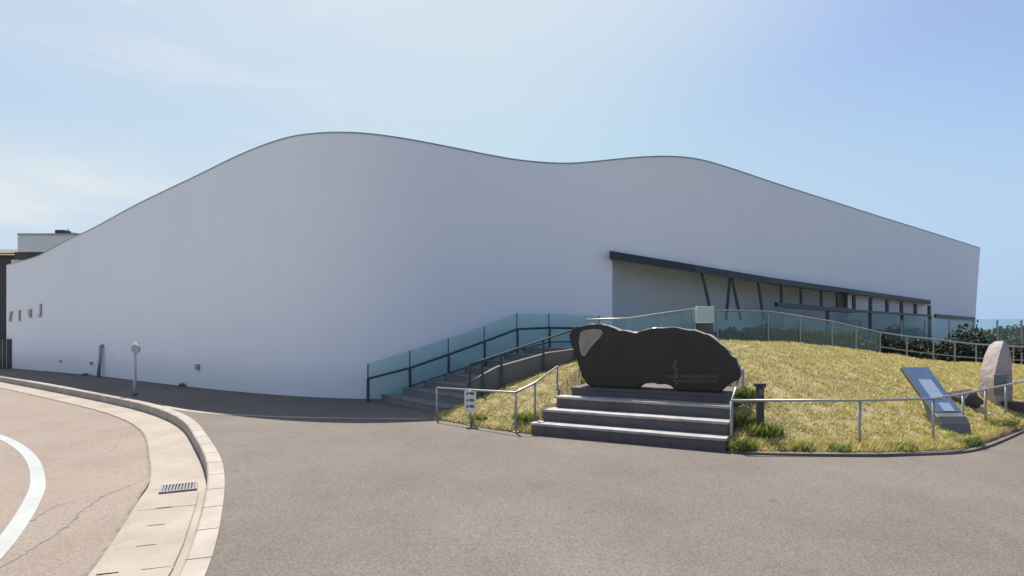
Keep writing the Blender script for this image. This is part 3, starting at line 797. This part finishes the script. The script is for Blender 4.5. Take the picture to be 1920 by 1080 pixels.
SO = O + NN*1.03
def onstone(px, py, off=0.0):
    """survey a point on the stone's front plane: E along, z up"""
    base = SO - NN*off
    dx = (px - CX)/FPX
    # point (dx*d, d): (p-base).NN = 0
    d = base.dot(NN)/(dx*NN.x + NN.y)
    return Vector((dx*d, d, up(py, d)))
ol = [(1067, 626), (1072, 617), (1082, 612), (1100, 609), (1125, 608), (1143, 612), (1160, 618), (1180, 622), (1195, 622), (1208, 618), (1230, 614), (1260, 613), (1284, 617), (1306, 622), (1326, 627), (1338, 633),
      (1350, 645), (1364, 658), (1378, 672), (1387, 688), (1391, 702), (1386, 711), (1372, 718), (1360, 726), (1350, 731), (1300, 732), (1268, 733), (1258, 726), (1246, 721), (1226, 718), (1207, 720), (1196, 727), (1188, 731), (1150, 730), (1112, 729), (1099, 722), (1090, 706), (1083, 685), (1076, 664), (1069, 644)]
pts = [onstone(*q) for q in ol]
zb = lev[3][1]
bottom = {24, 25, 26, 32, 33, 34}
for i in bottom: pts[i].z = zb + .001
dense = []
for i, p in enumerate(pts):
    q = pts[(i+1) % len(pts)]; nseg = max(1, int((q - p).length/.05))
    for k in range(nseg):
        r = p.lerp(q, k/nseg)
        if not (i in bottom and (i+1) % len(pts) in bottom) and not i in bottom:
            j = .020*mnoise.noise(r*5) + .014*mnoise.noise(r*17)
            r = r + E*j + Vector((0, 0, j))
            r.z = max(r.z, zb + .001)
        dense.append(r)
cen = sum(dense, Vector())/len(dense)
TH = .36
ring0 = [p.copy() for p in dense]
def inset(p, k): 
    v = p - cen; L = v.length; q = cen + v*((L - k)/L); q.z = max(q.z, zb + .001); return q
m = MB()
fr0 = [inset(p, .012) - NN*0 for p in ring0]
r1 = [p + NN*.02 for p in ring0]
r2 = [p + NN*(TH*.5) + Vector((0, 0, .0)) + E*(.02*mnoise.noise(p*5 + Vector((9, 0, 0)))) + Vector((0, 0, max(-.0, .035*mnoise.noise(p*4)))) for p in ring0]
r3 = [inset(p, .05) + NN*TH for p in ring0]
b = len(m.v); n = len(dense)
for rg in (fr0, r1, r2, r3): m.v += [tuple(p) for p in rg]
m.f.append([b+i for i in range(n)]); m.mi.append(0); m.sm.append(False)
m.f.append([b+3*n+i for i in range(n)][::-1]); m.mi.append(1); m.sm.append(False)
for k in range(3):
    for i in range(n):
        j = (i+1) % n; m.f.append([b+k*n+i, b+(k+1)*n+i, b+(k+1)*n+j, b+k*n+j]); m.mi.append(0 if k == 0 else 1); m.sm.append(False)
mon = m.build('monument_stone', [M['black'], M['rough']], origin=Vector((*(SO + NN*.15).xy, zb)))
tag(mon, 'wide polished black monument stone with wavy top and carved lettering standing on granite steps', 'monument')
# pale brown patch with a rough finish at upper left
pa = [(1088, 624), (1095, 619), (1112, 617), (1127, 618), (1131, 624), (1124, 634), (1115, 643), (1107, 652), (1101, 661), (1097, 668), (1091, 667), (1087, 655), (1085, 639)]
fa = [onstone(a, b_, .012) for a, b_ in pa]; fb = [onstone(a, b_, .0) + NN*.004 for a, b_ in pa]
m = MB(); m.hexa(fb, fa); m.build('pale_patch', M['brownpatch'], mon)
# carved lettering, worn and too small to read: one upright column and two lines
m = MB(); rs = random.Random(3)
def stroke(x0, y0, x1, y1, w): m.bar(onstone(x0, y0, .0015), onstone(x1, y1, .0015), w, .003, side=Vector((0, 0, 1)) if abs(x1-x0) > abs(y1-y0) else E)
for y in range(676, 720, 6):
    for s in range(3):
        xx = 1262 + rs.random()*8; stroke(xx - 2, y + s*1.6, xx + 2.5, y + s*1.6 + .2, .006)
    stroke(1266 + rs.random()*2, y, 1266, y + 4.5, .007)
for (yy, x0, x1, hh) in ((706, 1250, 1346, 4.5), (714, 1272, 1346, 3.2)):
    x = x0
    while x < x1:
        for s in range(3): stroke(x, yy - hh/2 + s*hh/2, x + hh*.9, yy - hh/2 + s*hh/2 + rs.random()*.4, .005)
        stroke(x + hh*.3 + rs.random()*hh*.4, yy - hh/2, x + hh*.45, yy + hh/2, .006); x += hh*1.45
m.build('inscription', M['engrave'], mon)
# ------------------------------------------------------------------ low lawn railings
def railing(label, path, group, posts=None, r=.017):
    """path: list of (x, y, base z, rail z); a post at each"""
    t = thing('lawn_railing', Vector(path[0][:3]), label, 'railing', group)
    for (x, y, z0, z1) in (posts or path):
        MB().tube([(x, y, z0 - .02), (x, y, z0 + .012)], .045, 12).build('base_plate', M['galv'], t)
    for (x, y, z0, z1) in (posts or path):
        MB().tube([(x, y, z0 - .05), (x, y, z1 - .01)], .0175, 8).build('post', M['galv'], t)
    MB().tube([(x, y, z1) for (x, y, z0, z1) in path], r, 10).build('rail', M['steel'], t)
    return t
def pp(px, d, zt=None, h=None):
    q = at(px, d); z = mound_z(q.x, q.y) if d < 12 else 0
    return (q.x, q.y, z, zt if zt else z + h)
lp = [pp(819, 10.58, .56), pp(882, 10.0, .585), pp(967, 9.32, .615), pp(1003, 9.45, .75), pp(1045, 10.3, .95)]
railing('low steel railing at the left lawn corner, running up beside the monument steps', lp, 'low lawn railings', None)
rp = [pp(1371, 7.98, .652), pp(1612, 7.95, .655), pp(1750, 8.15, .655), pp(1806, 8.75, .655), pp(1848, 9.4, .655), pp(1886, 10.1, .655), pp(1935, 11.2, .655)]
railing('long low steel railing along the right front edge of the lawn', rp, 'low lawn railings')
q = at(1393, 9.5); sp_ = [(rp[0][0] + .03, rp[0][1] + .06, rp[0][2], .652), (q.x, q.y, .55, .98)]
railing('short steel handrail rising beside the right end of the monument steps', sp_, 'low lawn railings')
# small white notice wired to the left railing
p = Vector(lp[1][:3]); p.y -= .04
nt_ = thing('notice_plate', Vector((p.x, p.y, .3)), 'small white notice with grey symbols hung on the low left railing', 'sign')
MB().box(Vector((p.x, p.y, .40)), .19, .012, .35).build('plate', M['white'], nt_)
for z in (.53, .42, .32):
    m = MB(); y_ = p.y - .0075
    m.hexa([Vector((p.x - .065, y_, z - .03)), Vector((p.x - .02, y_, z - .005)), Vector((p.x + .02, y_, z - .025)), Vector((p.x + .065, y_, z - .02)), Vector((p.x + .06, y_, z + .02)), Vector((p.x + .02, y_, z + .03)), Vector((p.x - .02, y_, z + .012)), Vector((p.x - .06, y_, z + .025))],
           [Vector((p.x - .065, y_ - .002, z - .03)), Vector((p.x - .02, y_ - .002, z - .005)), Vector((p.x + .02, y_ - .002, z - .025)), Vector((p.x + .065, y_ - .002, z - .02)), Vector((p.x + .06, y_ - .002, z + .02)), Vector((p.x + .02, y_ - .002, z + .03)), Vector((p.x - .02, y_ - .002, z + .012)), Vector((p.x - .06, y_ - .002, z + .025))])
    m.build('symbol', M['mark'], nt_)
m = MB(); m.bar((p.x, p.y + .01, .57), (p.x, p.y + .04, .60), .03, .01); m.build('hook', M['galv'], nt_)

q = at(1425, 8.25); z = mound_z(q.x, q.y)
bl = thing('garden_light', Vector((q.x, q.y, z)), 'dark square garden light post in the weeds behind the low railing', 'garden light')
MB().box(Vector((q.x, q.y, z + .26)), .085, .085, .62).build('post', M['lampgrey'], bl, bevel=.006)
MB().box(Vector((q.x, q.y, z + .60)), .12, .12, .05).build('cap', M['dark'], bl, bevel=.006)
MB().box(Vector((q.x, q.y - .045, z + .51)), .06, .006, .08).build('lens', M['boardgrey'], bl)

# ------------------------------------------------------------------ slanted information board
bx, by0, by1, bz0, bz1 = 6.27, 8.72, 9.47, .34, 1.0
B = Vector((bx, by0, bz0)); T = Vector((bx - .02, by1, bz1))
ib = thing('information_board', Vector((bx, by0 + .1, .15)), 'slanted blue information board on a grey cast base in the lawn', 'sign')
sl = (T - B).normalized(); wv = Vector((1, 0, 0)); nn = wv.cross(sl).normalized()
L = (T - B).length
MB().box(B + sl*(L/2) - nn*.03, .42, L, .06, wv, sl, nn).build('board', M['boardgrey'], ib, bevel=.012)
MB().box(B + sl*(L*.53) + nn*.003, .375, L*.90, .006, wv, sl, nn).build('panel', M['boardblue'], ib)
m = MB(); m.box(B + sl*(L*.52) + nn*.008, .20, L*.40, .003, wv, sl, nn); m.box(B + sl*(L*.17) + wv*.03 + nn*.008, .16, L*.16, .003, wv, sl, nn)
m.build('pale_picture', M['boardpale'], ib)
m = MB(); prof = [(-.03, .34), (-.10, .24), (-.12, .10), (-.12, -.02), (.16, -.02), (.18, .12), (.22, .35), (.30, .52)]
zf = mound_z(bx, by0 + .05) - .05
prof = [(a, max(b2, zf) if b2 > 0 else zf) for a, b2 in prof]
lo = [Vector((bx - .21, by0 + a, b2)) for a, b2 in prof]; hi = [p + Vector((.42, 0, 0)) for p in lo]
m.hexa(lo, hi); m.build('base', M['boardgrey'], ib, bevel=.02)

# ------------------------------------------------------------------ standing stone, boulder and small stones
def rock(name, c, rad, seedn, mat, sub=3, amp=.25, squash=None, freq=1.7):
    import bmesh
    bm = bmesh.new(); bmesh.ops.create_icosphere(bm, subdivisions=sub, radius=1)
    for v in bm.verts:
        k = 1 + amp*mnoise.noise(v.co*freq + Vector((seedn*5.1, 0, 0))) + amp*.35*mnoise.noise(v.co*freq*3 + Vector((0, seedn*2.3, 0)))
        v.co = Vector((v.co.x*rad[0]*k, v.co.y*rad[1]*k, v.co.z*rad[2]*k))
        if squash: v.co = squash(v.co)
    me = bpy.data.meshes.new(name); bm.to_mesh(me); bm.free(); me.materials.append(mat)
    o = bpy.data.objects.new(name, me); COL.objects.link(o); o.location = c
    return o
q = at(1862, 10.75); z = mound_z(q.x, q.y)
ring_z = [0, .30, .62, .90, 1.08, 1.15]
prf = [[(-.07, -.17), (.25, -.11), (.23, .15), (-.10, .14)], [(-.13, -.18), (.26, -.11), (.24, .17), (-.16, .14)], [(-.09, -.16), (.265, -.09), (.23, .17), (-.11, .16)],
       [(.0, -.13), (.25, -.07), (.21, .16), (-.02, .17)], [(.08, -.10), (.235, -.04), (.20, .14), (.06, .16)], [(.14, -.05), (.21, -.01), (.18, .10), (.12, .11)]]
rows = []
zs_ = np.linspace(0, 1.15, 26)
for zz in zs_:
    k = min(int(np.searchsorted(ring_z, zz, 'right')) - 1, 4); t = (zz - ring_z[k])/(ring_z[k+1] - ring_z[k])
    c4 = [Vector(prf[k][n_]).lerp(Vector(prf[k+1][n_]), t) for n_ in range(4)]
    row = []
    for n_ in range(4):
        for e_ in range(6):
            p_ = c4[n_].lerp(c4[(n_+1) % 4], e_/6); p3 = Vector((p_.x, p_.y, zz))
            dn = .020*mnoise.noise(p3*5) + .010*mnoise.noise(p3*14 + Vector((3, 1, 2)))
            row.append(Vector((q.x, q.y, z - .08)) + p3 + Vector((p_.x, p_.y, .3)).normalized()*dn)
    row.append(row[0]); rows.append(row)
m = MB(); m.grid(rows, smooth=False); m.face(rows[-1][:-1])
so = m.build('standing_stone', M['stone'], origin=Vector((q.x, q.y, z)))
tag(so, 'upright pinkish granite stone with small plaque at the right end of the lawn', 'standing stone')
m = MB(); pc = at(1876, 10.48, up(722, 10.48))
m.box(pc, .23, .05, .36, (.97, .24, 0), (-.24, .97, 0)); pq = m.build('plaque', M['plaque'], so)
m = MB()
for k in range(4): m.box(pc + Vector((-.005, -.03, .11 - .07*k)), .15 - .03*(k % 2), .006, .014, (.97, .24, 0), (-.24, .97, 0))
m.build('plaque_text', M['boardgrey'], pq)
q = at(1810, 10.2); z = mound_z(q.x, q.y)
o = rock('boulder', Vector((q.x, q.y, z + .09)), (.24, .2, .17), 4, M['boulder']); tag(o, 'dark rounded boulder lying left of the standing stone', 'boulder')
for (px, d, s, lab) in ((1836, 9.95, .07, 'small pale stone directly in front of the standing stone base'), (1856, 9.9, .055, 'tiny white stone right of the other pale stone below the standing stone')):
    q = at(px, d); o = rock('small_stone', Vector((q.x, q.y, mound_z(q.x, q.y) + s*.5)), (s, s*.8, s*.7), px, M['tread'], 2)
    tag(o, lab, 'stone', 'pale stones by the standing stone')
q = at(1905, 10.5); z = mound_z(q.x, q.y)
m = MB(); m.box(Vector((q.x + .12, q.y, z + .06)), .62, .3, .2); o = m.build('stone_block', M['boulder'], origin=Vector((q.x, q.y, z)), bevel=.03)
tag(o, 'low dark stone block right of the standing stone at the lawn edge', 'stone block')

# ------------------------------------------------------------------ short road sign on the pavement, left
q = at(253, 14.5)
rs_ = thing('sign_post', q, 'short grey sign post with a small round plate on the pavement before the white wall', 'sign')
MB().tube([q - Vector((0, 0, .02)), q + Vector((0, 0, 1.27))], .034, 10).build('pole', M['palepole'], rs_)
m = MB(); c = q + Vector((.04, -.04, 1.1)); m.tube([c, c + Vector((0, .02, 0))], .105, 20); m.build('plate', M['galv'], rs_)
m = MB(); m.tube([c + Vector((0, -.004, 0)), c + Vector((0, -.001, 0))], .09, 20); m.build('face', M['plateface'], rs_)
MB().tube([q, q + Vector((0, 0, .05))], .06, 12).build('base', M['stairside'], rs_)

# ------------------------------------------------------------------ shrubs and trees at right
def shrub(px, d, w, h, z, label, seedn, mat='hedge', name='shrub', group='dark shrubs behind the terrace railing', cat='shrub', n=3200, leaf=.055):
    q = at(px, d, z); t = thing(name, q, label, cat, group)
    leaves((q.x, q.y, z + h*.55), (w/2, w*.42, h*.5), n, leaf, M[mat], seedn, 'crown', t)
    m = MB(); rs = random.Random(seedn)
    for k in range(4):
        a = rs.random()*6.28; m.tube([q - Vector((0, 0, .05)), q + Vector((math.cos(a)*w*.15, math.sin(a)*w*.15, h*.35)), q + Vector((math.cos(a)*w*.3, math.sin(a)*w*.3, h*.75))], [.02, .015, .006], 5)
    m.build('stem', M['bark'], t)
    return t
SH = [(1368, 14.1, .9, .55, 1.0, 'dark shrub right of the pale sign pillar'), (1415, 14.5, 1.0, .62, .98, 'dark rounded shrub behind the first glass panels of the terrace'),
      (1470, 15.0, 1.1, .6, .92, 'wide dark shrub behind the glass below the canopy transom start'), (1528, 15.6, 1.1, .62, .82, 'dark shrub behind the glass left of the sloping rail middle'),
      (1590, 16.2, 1.1, .72, .7, 'dark green shrub where the terrace rail begins to drop'), (1640, 16.6, .9, .78, .56, 'dark green shrub at the end of the glass panels'),
      (1690, 17.2, 1.3, .8, .42, 'dark shrub behind the open railing left of the information board top'), (1742, 17.8, 1.3, .85, .32, 'dark shrub behind the open railing above the information board'),
      (1790, 18.2, 1.3, .95, .25, 'dark shrub behind the open railing left of the standing stone'), (1815, 19.3, 1.4, 1.5, .1, 'tall dark shrub below the right corner of the white building')]
for i, (px, d, w, h, z, lab) in enumerate(SH): shrub(px, d, w, h, z, lab, 50 + i)
shrub(1856, 22, 2.2, 1.5, -.05, 'dark bushy tree just left of the standing stone top', 71, 'tree', 'bush', 'bushes beyond the right end', 'bush', 6000, .085)
shrub(1905, 21, 2.2, 1.35, -.05, 'brownish bush right of the standing stone', 72, 'tree', 'bush', 'bushes beyond the right end', 'bush', 6000, .085)
shrub(1950, 24, 3.0, 1.6, -.05, 'green bush at the right edge of the picture', 73, 'tree', 'bush', 'bushes beyond the right end', 'bush', 6000, .10)
shrub(1880, 27, 3.2, 1.55, -.05, 'distant bush seen through the pale green glass', 74, 'tree', 'bush', 'bushes beyond the right end', 'bush', 6000, .10)

# ------------------------------------------------------------------ sky, sun, camera
SUN_EL, SUN_AZ = R(59), R(-12)
w = bpy.data.worlds.new('World'); SC.world = w; w.use_nodes = True
nt = w.node_tree; bg = nt.nodes['Background']
sky = N(nt, 'ShaderNodeTexSky', sky_type='NISHITA', sun_disc=False, sun_elevation=SUN_EL, sun_rotation=SUN_AZ, air_density=1.0, dust_density=1.4, ozone_density=1.8, altitude=50)
tc = N(nt, 'ShaderNodeTexCoord')
mp = N(nt, 'ShaderNodeMapping'); mp.inputs['Scale'].default_value = (1.0, 1.0, 3.2); mp.inputs['Rotation'].default_value = (0, R(14), 0)
nt.links.new(tc.outputs['Generated'], mp.inputs['Vector'])
cn = N(nt, 'ShaderNodeTexNoise'); cn.inputs['Scale'].default_value = 2.6; cn.inputs['Detail'].default_value = 7; cn.inputs['Roughness'].default_value = .55
nt.links.new(mp.outputs['Vector'], cn.inputs['Vector'])
cr = N(nt, 'ShaderNodeValToRGB'); cr.color_ramp.elements[0].position = .27; cr.color_ramp.elements[1].position = .56
nt.links.new(cn.outputs['Fac'], cr.inputs['Fac'])
sep = N(nt, 'ShaderNodeSeparateXYZ'); nt.links.new(tc.outputs['Generated'], sep.inputs[0])
def maprange(src, a, b, c=0., d=1.):
    n = N(nt, 'ShaderNodeMapRange', interpolation_type='SMOOTHSTEP'); nt.links.new(src, n.inputs[0])
    for k, v in enumerate((a, b, c, d)): n.inputs[k+1].default_value = v
    return n.outputs[0]
def mul(a, b):
    n = N(nt, 'ShaderNodeMath', operation='MULTIPLY'); nt.links.new(a, n.inputs[0])
    if isinstance(b, float): n.inputs[1].default_value = b
    else: nt.links.new(b, n.inputs[1])
    return n.outputs[0]
low = maprange(sep.outputs['Z'], .29, .12); left = maprange(sep.outputs['X'], -.18, -.55)
msk = mul(mul(cr.outputs['Color'], low), left)
cloud = sky.outputs[0]
vd = N(nt, 'ShaderNodeVectorMath', operation='DOT_PRODUCT'); nt.links.new(tc.outputs['Generated'], vd.inputs[0])
vd.inputs[1].default_value = (math.sin(SUN_AZ)*math.cos(SUN_EL), math.cos(SUN_AZ)*math.cos(SUN_EL), math.sin(SUN_EL))
veil = mul(maprange(vd.outputs['Value'], .66, .89), .9)           # thin high cirrus round the sun
cloud = mix(nt, cloud, (4.5, 5.2, 5.65), veil)
lv = N(nt, 'ShaderNodeTexNoise'); lv.inputs['Scale'].default_value = 1.6; lv.inputs['Detail'].default_value = 5; nt.links.new(mp.outputs['Vector'], lv.inputs['Vector'])
cloud = mix(nt, cloud, (3.85, 4.6, 5.65), mul(mul(maprange(sep.outputs['X'], .05, -.60), maprange(lv.outputs['Fac'], .25, .6)), .6))
cloud = mix(nt, cloud, (2.8, 3.95, 5.6), mul(maprange(sep.outputs['Z'], .36, .0), .95))   # pale humid horizon
wm = N(nt, 'ShaderNodeMapping'); wm.inputs['Scale'].default_value = (1.2, 1.0, 5.5); wm.inputs['Rotation'].default_value = (0, R(-24), 0); nt.links.new(tc.outputs['Generated'], wm.inputs['Vector'])
wn = N(nt, 'ShaderNodeTexNoise'); wn.inputs['Scale'].default_value = 3.4; wn.inputs['Detail'].default_value = 8; wn.inputs['Roughness'].default_value = .6; wn.inputs['Distortion'].default_value = .6; nt.links.new(wm.outputs['Vector'], wn.inputs['Vector'])
cloud = mix(nt, cloud, (4.9, 5.35, 5.75), mul(mul(maprange(wn.outputs['Fac'], .48, .74), maprange(sep.outputs['X'], .25, -.35)), .55))   # faint wisps
cloud = mix(nt, cloud, (5.75, 5.9, 5.85), mul(msk, .95))
cloud = mix(nt, cloud, (6.2, 6.2, 5.75), 1.0, 'DARKEN')
nt.links.new(cloud, bg.inputs['Color']); bg.inputs['Strength'].default_value = .08
sd = bpy.data.lights.new('sun', 'SUN'); sd.energy = 4.0; sd.angle = R(.53); sd.color = (1.0, .94, .86)
so_ = bpy.data.objects.new('sun', sd); COL.objects.link(so_)
dirv = Vector((math.sin(SUN_AZ)*math.cos(SUN_EL), math.cos(SUN_AZ)*math.cos(SUN_EL), math.sin(SUN_EL)))
so_.rotation_euler = dirv.to_track_quat('Z', 'Y').to_euler(); so_.location = dirv*60

cd = bpy.data.cameras.new('camera'); cam = bpy.data.objects.new('camera', cd); COL.objects.link(cam)
cd.sensor_width = 36; cd.lens = 36*FPX/1920; cd.shift_y = (HY - 540)/1920; cd.clip_end = 3000; cd.clip_start = .05
cam.location = (0, 0, EYE); cam.rotation_euler = (R(90), 0, 0)
SC.camera = cam
SC.view_settings.view_transform = 'Standard'; SC.view_settings.look = 'None'; SC.view_settings.gamma = 1
SC.view_settings.exposure = 0.9
SC.cycles.max_bounces = 8; SC.cycles.transparent_max_bounces = 16
